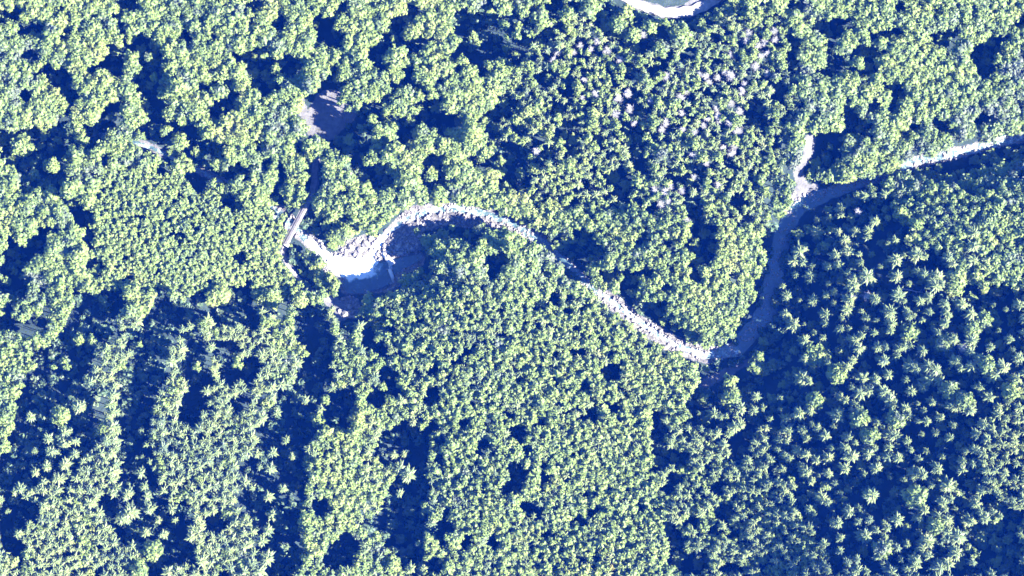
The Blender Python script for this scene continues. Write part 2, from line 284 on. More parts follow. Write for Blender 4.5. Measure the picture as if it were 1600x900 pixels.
ICO = None
def ico():
    global ICO
    if ICO is None:
        p = (1 + 5 ** .5) / 2
        v = np.array([(-1,p,0),(1,p,0),(-1,-p,0),(1,-p,0),(0,-1,p),(0,1,p),(0,-1,-p),(0,1,-p),(p,0,-1),(p,0,1),(-p,0,-1),(-p,0,1)], float)
        v /= np.linalg.norm(v[0])
        f = np.array([(0,11,5),(0,5,1),(0,1,7),(0,7,10),(0,10,11),(1,5,9),(5,11,4),(11,10,2),(10,7,6),(7,1,8),(3,9,4),(3,4,2),(3,2,6),(3,6,8),(3,8,9),(4,9,5),(2,4,11),(6,2,10),(8,6,7),(9,8,1)])
        ICO = (v, f)
    return ICO
def leaf_sprays(mb, r, c, rad, n, size, jitter=0.55):
    """n leaf-clump faces over a lobe"""
    for _ in range(n):
        d = Vector((r.normal(), r.normal(), r.normal() * 0.9 + 0.35)).normalized()
        if d.z < -0.35: d.z = -d.z
        p = Vector(c) + Vector((d.x * rad[0], d.y * rad[1], d.z * rad[2])) * (0.88 + r.rand() * 0.28)
        nn = (d * .7 + Vector((0, 0, .45)) + Vector((r.normal(), r.normal(), r.normal())) * jitter * .8).normalized()
        x = nn.orthogonal().normalized(); y = nn.cross(x); a = r.rand() * 6.28
        x, y = x * math.cos(a) + y * math.sin(a), y * math.cos(a) - x * math.sin(a)
        s1, s2 = size * (0.6 + r.rand() * 0.7), size * (0.35 + r.rand() * 0.5)
        mb.quad(tuple(p - x * s1), tuple(p - y * s2 + nn * 0.1), tuple(p + x * s1), tuple(p + y * s2 - nn * 0.1), 0)
def lobe(mb, r, c, rad, mi=0):
    v, f = ico(); f = f[v[f].mean(1)[:, 2] > -.55]; n = len(mb.v); j = 0.8 + 0.3 * r.rand(len(v), 1)
    for q in v * j * np.array(rad) + np.array(c): mb.v.append(tuple(q))
    mb.f += [tuple(int(k) + n for k in q) for q in f]; mb.m += [mi] * len(f)

# unit trees: height 1 m per metre real (built at real size, scaled on placement)
def proto_broadleaf(seed, leaves=20, n=13, size=.62):
    """crown radius 4.5 m, height 14 m"""
    r = np.random.RandomState(seed); R, HT = 4.5, 14.0
    cr = MB(); tk = MB()
    tk.tube((0,0,-1.5), (0.15,0.1,7.5), .32, .2); tk.tube((0.15,0.1,7.5), (0.2,-.1,11.5), .2, .06)
    for i in range(n):
        a = i * 2.4 + r.rand() * .8; f = math.sqrt((i + .5) / n)
        x, y = math.cos(a) * f * R * .74, math.sin(a) * f * R * .74
        z = HT - 1.2 - f * f * 3.0 - r.rand() * 1.2
        q = R * (.28 + .14 * r.rand()) * (13 / n) ** .4
        tk.tube((0.1, 0.05, 5.5 + 3 * r.rand()), (x * .85, y * .85, z - .5), .12, .04, 4)
        lobe(cr, r, (x, y, z), (q * .92, q * .92, q * .85))
        leaf_sprays(cr, r, (x, y, z), (q, q, q * .95), leaves, size)
    for i in range(5 if n > 10 else 0):
        a = i * 1.26 + r.rand(); lobe(cr, r, (math.cos(a) * 2.2, math.sin(a) * 2.2, HT - 7.2 - r.rand()), (2.0, 2.0, 1.9))
    return cr, tk
def proto_conifer(seed, levels=8, rays=8):
    """crown radius 2.6 m, height 17 m, drooping whorls that read as a star from above"""
    r = np.random.RandomState(seed); R, HT = 2.6, 17.0
    cr = MB(); tk = MB()
    tk.tube((0,0,-1.5), (0,0,HT - .8), .24, .04)
    for i in range(levels):
        f = (i + .35) / levels; z = HT - .3 - f * 7.5; L0 = R * (.42 + .62 * f ** .5)
        k = 5 if i < 2 else rays - (i % 2); a0 = r.rand() * 6.28
        for j in range(k):
            a = a0 + 6.28 * j / k + r.normal() * .22; L1 = L0 * (.5 + .85 * r.rand())
            d = Vector((math.cos(a), math.sin(a), 0)); s = Vector((-d.y, d.x, 0)) * (L1 * (.11 + .07 * r.rand()) + .08)
            zz = z + r.normal() * .25; dr = L1 * (.12 + .2 * r.rand())
            b0 = Vector((0, 0, zz + .25)); mid = d * L1 * .55 + Vector((0, 0, zz)); tip = d * L1 + Vector((0, 0, zz - dr + .25 * L1 * r.rand()))
            cr.tri(tuple(b0), tuple(mid + s - Vector((0,0,.18))), tuple(mid + Vector((0,0,.16)))); cr.tri(tuple(b0), tuple(mid + Vector((0,0,.16))), tuple(mid - s - Vector((0,0,.18))))
            cr.tri(tuple(mid + s - Vector((0,0,.18))), tuple(tip), tuple(mid + Vector((0,0,.16)))); cr.tri(tuple(mid + Vector((0,0,.16))), tuple(tip), tuple(mid - s - Vector((0,0,.18))))
    cr.tube((0,0,HT - 1.4), (0,0,HT + .5), .13, .02, 4); cr.tube((0,0,HT - 9.5), (0,0,HT - 1.6), R * .62, .12, 6)
    return cr, tk
def proto_young(seed, leaves=20, size=.46):
    """crown radius 2.1 m, height 10 m"""
    r = np.random.RandomState(seed); R, HT = 2.1, 10.0
    cr = MB(); tk = MB()
    tk.tube((0,0,-1.2), (0.05,0,8.2), .16, .04)
    for i in range(6):
        a = i * 2.4 + r.rand(); f = 0 if i == 0 else .45 + .2 * r.rand()
        x, y = math.cos(a) * f * R, math.sin(a) * f * R; z = HT - (.7 if i == 0 else 1.7 + 1.3 * r.rand()); q = R * (.42 if i == 0 else .36 + .14 * r.rand())
        tk.tube((0.03, 0, 5.0 + r.rand()), (x * .8, y * .8, z - .4), .06, .02, 4)
        lobe(cr, r, (x, y, z), (q * .9, q * .9, q * 1.05)); leaf_sprays(cr, r, (x, y, z), (q, q, q * 1.1), leaves, size)
    lobe(cr, r, (0, 0, HT - 4.2), (1.35, 1.35, 2.0))
    return cr, tk
def proto_bare(seed):
    """leafless pale crown, radius 2.3 m, height 14 m: bare branches and twig sprays"""
    r = np.random.RandomState(seed); R, HT = 2.3, 14.0
    cr = MB(); tk = MB()
    tk.tube((0,0,-1.2), (0,0,HT - .5), .2, .05)
    for i in range(9):
        f = (i + .4) / 9; z = HT - .2 - f * 5.0; L0 = R * (.62 + .45 * f ** .6)
        for j in range(5):
            a = r.rand() * 6.28; L1 = L0 * (.6 + .6 * r.rand()); d = Vector((math.cos(a), math.sin(a), 0))
            p = Vector((0, 0, z)); q = d * L1 + Vector((0, 0, z + .3 - .4 * r.rand()))
            s = Vector((-d.y, d.x, 0)) * .12
            cr.tri(tuple(p + s), tuple(p - s), tuple(q))
            for e in range(3):
                b = p.lerp(q, .35 + .2 * e); g = Vector((math.cos(a + (-1) ** e * .8), math.sin(a + (-1) ** e * .8), .15)) * L1 * .42
                t2 = Vector((-g.y, g.x, 0)).normalized() * .09
                cr.tri(tuple(b + t2), tuple(b - t2), tuple(b + g))
    return cr, tk
def proto_shrub(seed):
    """radius 1 m, height 1.4 m"""
    r = np.random.RandomState(seed); cr = MB(); tk = MB()
    tk.tube((0,0,-.4), (0,0,.8), .05, .03, 4)
    for i in range(3):
        a = i * 2.1 + r.rand(); c = (math.cos(a) * .4, math.sin(a) * .4, .7 + .25 * r.rand())
        lobe(cr, r, c, (.45, .45, .45)); leaf_sprays(cr, r, c, (.5, .5, .5), 8, .34)
    return cr, tk
PROTO = {'broadleaf': ([proto_broadleaf(100 + i) for i in range(6)], 4.5, 14.0),
         'conifer': ([proto_conifer(200 + i) for i in range(14)], 2.6, 17.0),
         'young': ([proto_young(300 + i) for i in range(6)], 2.1, 10.0),
         'bare': ([proto_bare(400 + i) for i in range(4)], 2.3, 14.0),
         'shrub': ([proto_shrub(500 + i) for i in range(4)], 1.0, 1.4)}

LEAN = {'broadleaf': [proto_broadleaf(600 + i, 12, 9, .80) for i in range(8)], 'conifer': [proto_conifer(700 + i, 6, 7) for i in range(12)],
        'young': [proto_young(800 + i, 9, .6) for i in range(8)], 'bare': PROTO['bare'][0]}
# ------------------------------------------------------------------ ground and water
def axis(lo, hi, step, far):
    core = list(np.arange(lo, hi + .01, step)); out = []
    x, st = hi, step
    while x < far: st *= 1.35; x += st; out.append(x)
    left = []; x, st = lo, step
    while x > -far: st *= 1.35; x -= st; left.append(x)
    return np.array(left[::-1] + core + out)
xs = axis(-300, 300, 1.5, 3000); ys = axis(-175, 175, 1.5, 3000)
GX, GY = np.meshgrid(xs, ys)
GZ = terrain(GX, GY)
kk = (H - GZ) / H; GPX, GPY = 800 + GX / S / kk, 450 - GY / S / kk      # pixel each ground point is seen at
V = np.stack([GX.ravel(), GY.ravel(), GZ.ravel()], 1); nx, ny = len(xs), len(ys)
i0 = (np.arange(ny - 1)[:, None] * nx + np.arange(nx - 1)[None]).ravel()
me = mesh_np('ground', V, np.stack([i0, i0 + 1, i0 + nx + 1, i0 + nx], 1), ['ground'], smooth=True)
near = (np.abs(GX) < 330) & (np.abs(GY) < 200)
for nm, caps in (('gravel', GRAVEL), ('earth', EARTH)):
    dd = np.full(GX.shape, 99.0); dd[near] = caps_depth(GPX[near], GPY[near], caps)
    set_attr(me, nm, np.clip(0.5 - dd / 10.0, 0, 1).ravel())
ground = link('ground', me); tag(ground, 'dark forest floor with pale gravel banks and bare earth between the trees', 'ground', kind='structure')

# water ribbon
pts = []; 
for (x0,y0,w0,z0),(x1,y1,w1,z1) in zip(RIVER, RIVER[1:]):
    n = max(2, int(math.hypot(x1-x0, y1-y0) / 4))
    for i in range(n): t = i / n; pts.append((x0+(x1-x0)*t, y0+(y1-y0)*t, w0+(w1-w0)*t, z0+(z1-z0)*t))
pts = np.array(pts)
for _ in range(3): pts[1:-1] = (pts[:-2] + 2 * pts[1:-1] + pts[2:]) / 4
tan = np.gradient(pts[:, :2], axis=0); tan /= np.linalg.norm(tan, axis=1)[:, None]; nor = np.stack([-tan[:, 1], tan[:, 0]], 1)
K = 9; WV = []; FO = []
for i, (x, y, wd, z) in enumerate(pts):
    wig = 1 + .22 * math.sin(i * .31) + .15 * math.sin(i * .83 + 1)
    for j in range(K):
        u = (j / (K - 1) * 2 - 1) * wd * wig * 1.05
        qx, qy = x + nor[i, 0] * u, y + nor[i, 1] * u
        WV.append(((qx - 800) * S, (450 - qy) * S, z - .12 - .05 * abs(u) / wd))
        base = .27 if x > 1150 else .55  # foam cut on the shaded bend, putting extra shade into the water colour
        if x > 1380: base = .55
        if 1120 > x > 930: base = .6
        if 800 > x > 640: base = .55
        if 930 >= x >= 800: base = .45
        if x <= 610 and x > 480: base = .98 if not (x < 585 and u > 4 and False) else .5
        if x <= 480: base = .5
        FO.append(base)
F = [(i * K + j, i * K + j + 1, (i + 1) * K + j + 1, (i + 1) * K + j) for i in range(len(pts) - 1) for j in range(K - 1)]
me = mesh_np('river_water', np.array(WV), F, ['water'], smooth=True); set_attr(me, 'foam', FO)
tag(link('river_water', me), 'milky turquoise and white river winding through the wooded valley', 'river', kind='structure')
# pool below the falls with its backwater
pool = [(512,404),(530,398),(556,402),(574,400),(596,404),(622,404),(646,396),(668,392),(676,398),(660,412),(636,424),(616,440),(596,450),(566,458),(546,462),(536,452),(532,438),(522,428),(512,418)]
cx = sum(p[0] for p in pool) / len(pool); cy = sum(p[1] for p in pool) / len(pool)
PV = []; PF = []; FO = []
R_ = 9; n = len(pool)
for i in range(R_ + 1):
    for (x, y) in pool:
        f = i / R_; qx, qy = cx + (x - cx) * f, cy + (y - cy) * f
        PV.append(((qx - 800) * S, (450 - qy) * S, .42)); d = math.hypot(qx - 548, (qy - 415) * 1.25)
        FO.append(max(.28, min(1.0, 1.05 - max(0, d - 24) / 40)) if qy < 436 else .3)
for i in range(R_):
    for j in range(n): k = (j + 1) % n; PF.append((i * n + j, (i + 1) * n + j, (i + 1) * n + k, i * n + k))
me = mesh_np('plunge_pool', np.array(PV), PF, ['water'], smooth=True); set_attr(me, 'foam', FO)
tag(link('pool_water', me), 'foaming white pool with a dark blue backwater below the rock falls', 'pool', kind='structure')

# ------------------------------------------------------------------ where the trees stand
PLANTATION = [(145,272),(190,250),(290,270),(350,300),(395,330),(440,330),(452,380),(470,410),(480,440),(440,470),(370,452),(330,460),(240,457),(150,460),(130,440),(140,350)]
LOWER_MID = [(600,462),(700,425),(840,430),(930,470),(1000,520),(1040,560),(1085,590),(1090,640),(1040,660),(1025,720),(1040,800),(1060,900),(1060,1000),(640,1000),(660,800),(640,700),(640,640),(610,560),(580,500)]
LEFT_MID = [(400,480),(500,480),(600,480),(610,560),(640,640),(640,760),(600,1000),(440,1000),(460,760),(470,660),(410,560)]
CON_LEFT = [(-150,520),(110,510),(200,500),(400,480),(430,560),(470,660),(460,760),(440,1000),(-150,1000)]
RIGHT = [(1210,340),(1330,300),(1420,290),(1420,380),(1480,420),(1600,450),(1750,450),(1750,1000),(1060,1000),(1040,800),(1025,720),(1040,660),(1100,650),(1150,600),(1230,560),(1235,430)]
UP_MID = [(780,60),(900,20),(1130,20),(1200,0),(1260,60),(1250,200),(1230,300),(1190,360),(1000,330),(830,330),(780,240)]
SPARSE = [(1205,340),(1280,310),(1400,305),(1412,340),(1430,380),(1480,395),(1600,450),(1600,610),(1545,650),(1500,720),(1520,790),(1600,850),(1600,900),(1296,900),(1290,850),(1245,800),(1240,750),(1200,750),(1200,600),(1140,640),(1120,600),(1210,560),(1225,450)]
SPARSE2 = [(50,620),(180,605),(160,640),(150,700),(110,730),(55,760),(45,700)]
DENSE_IN = [[(1400,300),(1553,300),(1553,343),(1533,367),(1510,333),(1493,353),(1487,387),(1467,393),(1440,380),(1417,350),(1397,320)],
            [(1570,310),(1700,300),(1700,343),(1570,337)],[(1557,360),(1583,353),(1590,393),(1557,400)],[(1517,437),(1550,420),(1597,417),(1600,447),(1573,433),(1547,450),(1520,447)]]
EXPL = {  # trees one can pick out: x,y,r in the 3x enlarged tiles
(1200,300): "340,75,25 290,120,18 230,130,25 235,185,35 330,190,20 410,185,22 345,105,18 480,175,25 470,210,18 510,130,25 565,120,15 605,225,22 565,240,12 165,265,35 110,325,30 170,330,25 210,345,15 130,385,18 200,390,30 195,415,18 375,240,25 380,280,30 320,285,25 340,335,25 280,340,20 440,330,18 430,290,15 600,330,30 690,300,35 640,295,15 740,300,18 530,350,12 485,410,38 615,400,28 665,430,15 400,430,35 320,470,20 280,480,20 285,430,15 375,380,18 410,400,20 410,480,20 490,490,25 500,520,20 620,490,35 640,510,15 70,440,15 90,490,25 150,505,12 215,500,25 310,520,15 385,510,30 275,570,25 270,610,20 380,560,30 350,590,15 440,560,15 565,560,35 590,600,25 650,555,22 685,580,15 670,640,45 660,600,20 450,590,20 510,600,15 580,650,20 500,660,18 460,640,15 80,580,25 105,630,35 220,660,15 165,695,28 170,620,10 260,680,18 330,650,20 380,640,15 400,700,30 440,740,30 440,690,20 520,730,25 560,720,20 545,790,30 600,770,20 605,730,20 230,780,50 190,790,25 280,800,20 330,850,45 380,820,25 410,790,22 440,870,30 150,870,35 190,890,20 500,880,30 570,850,25 660,810,35 650,720,25 670,720,20 690,830,30 735,750,25 760,820,35 800,850,30 740,870,30 800,890,30 650,880,20 840,710,40 870,690,25 800,660,20 820,620,25 850,580,20 760,560,20 725,600,15 720,510,25 750,500,25 700,370,20 750,370,25 790,400,35 800,450,30 820,430,20 780,420,25 850,290,30 860,330,25 920,340,40 900,400,50 880,450,40 950,330,35 1010,330,25 955,200,35 960,260,35 910,520,30 830,520,25 840,560,25 1185,520,25 1060,530,12 1120,550,12 960,580,30 1010,600,40 970,640,40 960,690,30 1085,650,12 1045,735,20 1135,690,22 1150,740,15 1180,790,30 960,740,25 990,780,25 920,820,20 880,790,30 960,830,30 1050,830,40 1110,830,35 1060,870,35 1150,880,30",
(1200,600): "60,65,15 60,120,10 70,155,25 10,165,18 225,80,40 215,130,25 320,160,35 330,130,20 310,200,15 150,160,30 160,210,25 245,200,22 210,190,15 90,225,30 45,265,25 100,255,20 180,250,20 275,260,28 45,310,20 120,310,25 75,330,20 20,370,22 75,405,20 100,355,20 180,350,25 225,360,25 300,300,18 280,340,28 190,410,30 150,380,20 160,430,10 205,455,20 240,430,10 280,410,22 315,465,15 360,245,20 400,250,20 410,275,18 360,300,25 385,335,35 360,395,25 435,170,45 430,120,22 395,120,15 510,180,20 480,240,40 510,250,20 560,230,25 565,290,25 550,330,30 480,325,30 515,345,15 515,400,28 455,420,15 500,290,20 610,330,28 605,245,30 615,160,40 660,115,25 655,150,25 580,80,35 590,110,25 550,40,30 440,50,35 480,20,30 400,10,20 340,50,20 360,80,20 390,90,20 660,270,20 670,310,18 765,80,22 735,125,15 705,90,12 690,30,25 730,10,25 810,20,10 870,30,40 930,70,40 940,110,30 860,110,25 890,100,25 960,90,20 805,155,22 750,180,20 705,175,15 870,195,18 790,230,18 725,235,12 850,255,20 820,340,15 745,315,15 710,350,18 800,390,28 670,400,30 720,410,25 740,430,25 640,450,15 575,440,10 690,430,20 770,475,18 850,480,35 860,540,25 820,550,30 880,470,15 830,590,20 880,585,12 705,525,50 735,600,25 705,630,25 485,540,35 470,520,20 400,600,28 335,650,25 305,650,15 430,580,15 190,595,20 250,530,30 295,550,20 220,610,15 620,640,28 545,650,12 450,710,35 480,650,20 430,650,20 500,690,20 570,670,20 545,780,40 540,720,20 600,770,25 520,810,25 650,750,20 580,880,35 540,840,12 625,825,18 640,870,20 700,830,30 695,850,35 770,820,25 790,870,35 750,730,35 720,760,25 760,760,20 790,660,40 830,650,30 850,680,30 840,700,25 800,620,25 890,740,35 880,790,35 850,830,30 820,840,20 945,630,28 930,690,12 375,820,22 340,785,18 420,870,30 460,880,20 255,845,25 280,880,20 370,880,15 415,820,20 340,720,20 1030,50,30 1000,20,25 970,15,12 1085,105,18 1140,30,40 1150,60,25 1165,185,20 1110,165,20 980,560,25 1020,620,30 970,830,20",
(0,600): "140,145,20 270,150,40 375,110,30 310,230,25 290,280,25 220,260,25 240,320,30 160,315,15 205,380,25 155,405,20 300,380,30 285,440,30 250,460,20 175,490,25 345,270,20 340,340,25 540,520,25 605,505,25 620,590,35 580,630,35 675,700,25 700,780,45 640,850,40 85,700,25 30,820,20 130,710,20 155,670,15 30,600,10 660,215,12 685,285,18 640,345,9 662,345,9 700,365,15 725,320,15 660,425,25 755,430,20 660,480,20 690,540,20 700,590,25 740,640,18 775,710,20 805,570,25 815,640,15 830,870,35 800,880,30 870,860,15 720,395,15",
(400,600): "130,260,20 85,325,22 65,400,25 15,390,18 50,525,25 125,495,22 75,620,25 60,690,25 30,740,25 145,765,15 40,820,35 20,880,30 225,75,20 180,340,20 100,130,20 655,350,20 670,400,30 720,430,35 690,330,15 670,515,18 785,590,15 820,650,25 760,750,12 800,740,15 640,850,40 710,870,25 780,860,25",
(800,600): "835,150,12 877,135,10 955,135,28 1020,60,40 1060,120,30 1070,180,25 1035,200,30 1030,20,25 1130,120,25 1150,70,25 1180,110,18",
(0,300): "245,820,14 300,790,18 310,820,15 650,715,15 920,820,20 370,690,25 430,700,25",
(0,0): "95,685,50 380,650,30 240,780,35 610,310,40 590,370,25 770,440,35 770,610,25 840,655,38 810,530,35 960,635,20 1000,650,15 1045,510,8 1088,522,10 1128,520,10 1055,765,30 1160,750,30 690,265,18 720,360,20 310,745,18 340,800,40",
(400,0): "400,85,35 740,135,40 665,260,55 780,320,50 435,412,25 430,508,18 545,560,25 820,220,30 420,285,25 660,355,30 320,680,40 820,815,30 970,775,35 905,30,30",
(800,0): "505,105,40 570,175,35 890,130,30 790,170,50 690,230,35 640,120,30",
(400,300): "205,300,25 190,330,20 260,395,25 270,350,20 240,330,18 770,385,45 745,395,25 215,20,30",
(800,300): "220,90,30 400,405,20 1020,885,30",
}
BARE = "898,81 922,74 932,68 872,81 865,90 911,127 911,152 968,92 950,80 980,143 966,158 1017,160 1042,121 1064,150 1076,148 1100,118 1096,116 1110,125 1118,123 1132,116 1142,118 1142,117 1160,138 1157,148 1163,130 1168,82 1165,65 1148,88 1188,84 1200,80 1103,186 1120,180 1140,190 1157,172 1123,190 1150,207 1160,203 1036,202 1068,202 1041,190 1128,228 1083,241 1107,256 1119,286 1086,276 1050,293 1020,293 1037,300 1077,343 1069,300 1208,47 1200,115 905,70 838,234 1033,315 1041,317 990,195 930,144 1005,58 1172,50 1195,67 1180,105 1090,205 1065,178 985,170 1142,240 1150,232  1500,545 1335,465 1352,462 1340,330 1338,430  965,181 1118,168 1183,72 1213,60 1145,163 1100,195"

cand = []     # x, y, r(px), kind, explicit
for (ox, oy), t in EXPL.items():
    for q in t.split():
        x, y, r = (float(v) for v in q.split(','))
        x, y, r = ox + x / 3, oy + y / 3, r / 3
        kind = 'conifer' if (oy >= 600 or (ox == 1200 and oy == 300)) else 'broadleaf'
        if kind == 'conifer' and r > 13: kind = 'broadleaf'
        cand.append((x, y, r * 1.02, kind, 1))
for q in BARE.split():
    x, y = (float(v) for v in q.split(',')); cand.append((x, y, rng.uniform(4.6, 7.0), 'bare', 1))
NC = 90000
qx = rng.uniform(-70, 1720, NC); qy = rng.uniform(-70, 1000, NC)
u = rng.rand(NC); kind = np.full(NC, 'broadleaf', dtype=object)
rad = 8.0 + 8.0 * u ** 1.5
def put(poly, fn):
    m = in_poly(qx, qy, poly); fn(m)
def setk(m, k, lo, hi, p=None):
    m = m & (rng.rand(NC) < (1 if p is None else p)); kind[m] = k; rad[m] = lo + (hi - lo) * u[m] ** 1.4
centre = [(800,330),(1200,330),(1200,500),(1100,560),(950,470)]
put(centre, lambda m: setk(m, 'broadleaf', 6.0, 11.5))
put(UP_MID, lambda m: (setk(m, 'young', 4.2, 7.0), setk(m, 'conifer', 5.0, 8.0, .45), setk(m, 'broadleaf', 6.0, 9.5, .07)))
put(PLANTATION, lambda m: setk(m, 'young', 3.9, 7.4))
put(LEFT_MID, lambda m: (setk(m, 'broadleaf', 6.5, 11), setk(m, 'conifer', 6, 9, .3)))
put(CON_LEFT, lambda m: (setk(m, 'conifer', 5.5, 9.5), setk(m, 'broadleaf', 7, 11, .06)))
put([(-150,440),(110,450),(110,520),(60,600),(40,720),(-150,740)], lambda m: setk(m, 'broadleaf', 7, 12))
put(LOWER_MID, lambda m: (setk(m, 'young', 4.2, 9.4), setk(m, 'conifer', 5.0, 9.0, .28), setk(m, 'broadleaf', 7.0, 11.5, .10)))
put(RIGHT, lambda m: (setk(m, 'conifer', 5.2, 9.0), setk(m, 'young', 4.5, 7.5, .2)))
RIGHT_DENSE = [(1040,660),(1100,690),(1200,740),(1245,800),(1300,880),(1300,1000),(1060,1000),(1025,720)]
put(RIGHT_DENSE, lambda m: (setk(m, 'young', 4.6, 8.0), setk(m, 'conifer', 5.2, 8.5, .4)))
for P_ in DENSE_IN: put(P_, lambda m: setk(m, 'broadleaf', 7, 11))
sp = in_poly(qx, qy, SPARSE) | in_poly(qx, qy, SPARSE2)
for P_ in DENSE_IN: sp &= ~in_poly(qx, qy, P_)
dg = caps_depth(qx, qy, GAPS); dw = caps_depth(qx, qy, WAYS)
wild = vnoise(qx + 500, qy + 500, 13, 21) * .6 + vnoise(qx + 500, qy + 500, 34, 22) * .4
spf = np.where(kind == 'broadleaf', .8 + .5 * wild, .70 + .85 * wild)          # thickets and thin places
spf = np.where(in_poly(qx, qy, UP_MID), spf * 1.14, spf); spf = np.where(in_poly(qx, qy, PLANTATION), .8 + .45 * wild, spf); spf = np.where(in_poly(qx, qy, RIGHT), spf * 1.15, spf); spf = np.where(in_poly(qx, qy, LOWER_MID), .58 + .85 * wild, spf); spf = np.where(in_poly(qx, qy, RIGHT_DENSE), .78 + .5 * wild, spf)
lm = in_poly(qx, qy, LOWER_MID)
gap_f = np.where((qy > 470) & ~lm & (qx < 660), 1.35, .66)
dg = np.where(lm, dg + 2.5, dg)                # its openings are small
keep = (dg > rad * gap_f) & (dw > rad * .75) & ~sp
space = {'broadleaf': .54, 'conifer': .60, 'young': .58, 'bare': .8}
grid = {}
trees = []
def try_add(x, y, r, k, ex, sp_=1.0):
    ci, cj = int(x // 16), int(y // 16)
    if not ex:
        for a in (-2, -1, 0, 1, 2):
            for b in (-2, -1, 0, 1, 2):
                for (x2, y2, s2) in grid.get((ci + a, cj + b), ()):
                    if (x - x2) ** 2 + (y - y2) ** 2 < ((r * space[k] * sp_ + s2)) ** 2 * .92: return
    grid.setdefault((ci, cj), []).append((x, y, r * space[k] * sp_)); trees.append((x, y, r, k, ex))
for c in cand: try_add(*c)
idx = np.nonzero(keep)[0]
idx = idx[np.argsort(-rad[idx] + rng.rand(len(idx)) * 6)]     # larger crowns first
for i in idx: try_add(qx[i], qy[i], rad[i], kind[i], 0, spf[i])
hs = ((dg < 0) | (sp & (dg > -6))) & (dw > rad * .8) & (caps_depth(qx, qy, EARTH) > 6) & ~lm & (wild > .42) & ~((qy > 470) & (qx < 680))
half = set()
for i in np.nonzero(hs)[0][::9]:
    n0 = len(trees); try_add(qx[i], qy[i], 4.5 + 4 * u[i], 'young', 0, 1.9)
    if len(trees) > n0: half.add(n0)
T = len(trees); half = np.array([i in half for i in range(T)])
tx = np.array([q[0] for q in trees]); ty = np.array([q[1] for q in trees]); tr = np.array([q[2] for q in trees]) * S
tk_ = np.array([q[3] for q in trees], dtype=object); te = np.array([q[4] for q in trees])
rr_ = rng.rand(T)
hf = vnoise(tx * S + 900, ty * S + 900, 30, 8)                # stands of even height
th = np.where(tk_ == 'broadleaf', 15.5 + 5 * hf + 1.6 * rr_ + .25 * tr, np.where(tk_ == 'conifer', 19 + 5 * hf + 2.5 * rr_, np.where(tk_ == 'young', 14 + 4 * hf + 1.6 * rr_, 16 + 4 * hf + 2 * rr_)))
plant = in_poly(tx, ty, PLANTATION); th[plant] = 11 + 2 * hf[plant] + 1.2 * rr_[plant]
low = in_poly(tx, ty, LOWER_MID); th[low] = 15 + 5 * hf[low] + 2.6 * rr_[low]
um = in_poly(tx, ty, UP_MID) & (tk_ != 'broadleaf'); th[um] = 13 + 4 * hf[um] + 2 * rr_[um]
big = te == 1; right = in_poly(tx, ty, RIGHT)
th[half] = 4 + 5.5 * rr_[half]
th[big & (tk_ == 'broadleaf') & (ty > 560)] += 6
tr *= np.where(big, np.where(tk_ == 'conifer', 1.18, 1.2), np.where(right, 1.22, np.where(plant, 1.32, np.where(tk_ == 'broadleaf', 1.20, np.where(tk_ == 'young', 1.25, 1.22)))))
WX, WY, WZ = world(tx, ty, th * .85)
# the sun reaches the LIT stretches: trees standing in its way there are low
LS = []
for x0, y0, r0, x1, y1, r1 in LIT:
    n = max(1, int(math.hypot(x1 - x0, y1 - y0) / 5))
    for i in range(n + 1): t = i / n; LS.append((x0 + (x1 - x0) * t, y0 + (y1 - y0) * t, r0 + (r1 - r0) * t))
LS = np.array(LS); LX, LY, LZ = world(LS[:, 0], LS[:, 1]); LR = LS[:, 2] * S
hmax = np.full(T, 99.0)
for x, y, z, r in zip(LX, LY, LZ, LR):
    dx, dy = WX - x, WY - y
    al = dx * SUN_AZ[0] + dy * SUN_AZ[1]; pe = np.abs(-dx * SUN_AZ[1] + dy * SUN_AZ[0])
    m = (al > 0) & (al < 70) & (pe < tr * .8 + r * .5)
    hmax = np.where(m, np.minimum(hmax, np.maximum(al - tr * .3 - r * .3, 0) * TAN_EL + z - WZ), hmax)
print('half', half.sum())
need = np.zeros(T); hmax[half] = np.minimum(hmax[half], th[half])
gx = np.arange(-20, 1640, 5.0); gx, gy = np.meshgrid(gx, np.arange(-20, 920, 5.0)); gx, gy = gx.ravel(), gy.ravel()
inside = (caps_depth(gx, gy, GAPS) < 0) | in_poly(gx, gy, SPARSE)
inside &= caps_depth(gx, gy, LIT) > 8
SX, SY, SZ = world(gx[inside], gy[inside]); cap_h = np.minimum(36, hmax * .97)
for x, y, z in zip(SX, SY, SZ):
    dx, dy = WX - x, WY - y
    m = np.nonzero((np.abs(dx) < 60) & (np.abs(dy) < 60))[0]
    al = dx[m] * SUN_AZ[0] + dy[m] * SUN_AZ[1]; pe = np.abs(-dx[m] * SUN_AZ[1] + dy[m] * SUN_AZ[0])
    j = m[(al > 0) & (pe < tr[m] * .65)]
    if not len(j): continue
    al = (WX[j] - x) * SUN_AZ[0] + (WY[j] - y) * SUN_AZ[1]
    short = al * TAN_EL + z - WZ[j] - th[j] + np.where(tk_[j] == 'broadleaf', 2.5, 4.0)
    if (short <= 0).any(): continue
    short = np.where(th[j] + short < cap_h[j], short, 99)
    q = int(np.argmin(short))
    if short[q] < 18: th[j[q]] += short[q]
cut = hmax < th
keep_t = ~(cut & (hmax < 1.6)) & ~((ty < 8) & (tx > 955) & (tx < 1105))
f = np.where(cut, np.maximum(hmax, 1.6) / th, 1.0)
th = th * f; tr = np.where(f < .55, tr * np.maximum(.62, f / .55), tr)
WX, WY, WZ = world(tx, ty, th * .85)
print('trees', T, 'kept', keep_t.sum(), {k: int((tk_ == k).sum()) for k in ('broadleaf', 'conifer', 'young', 'bare')})

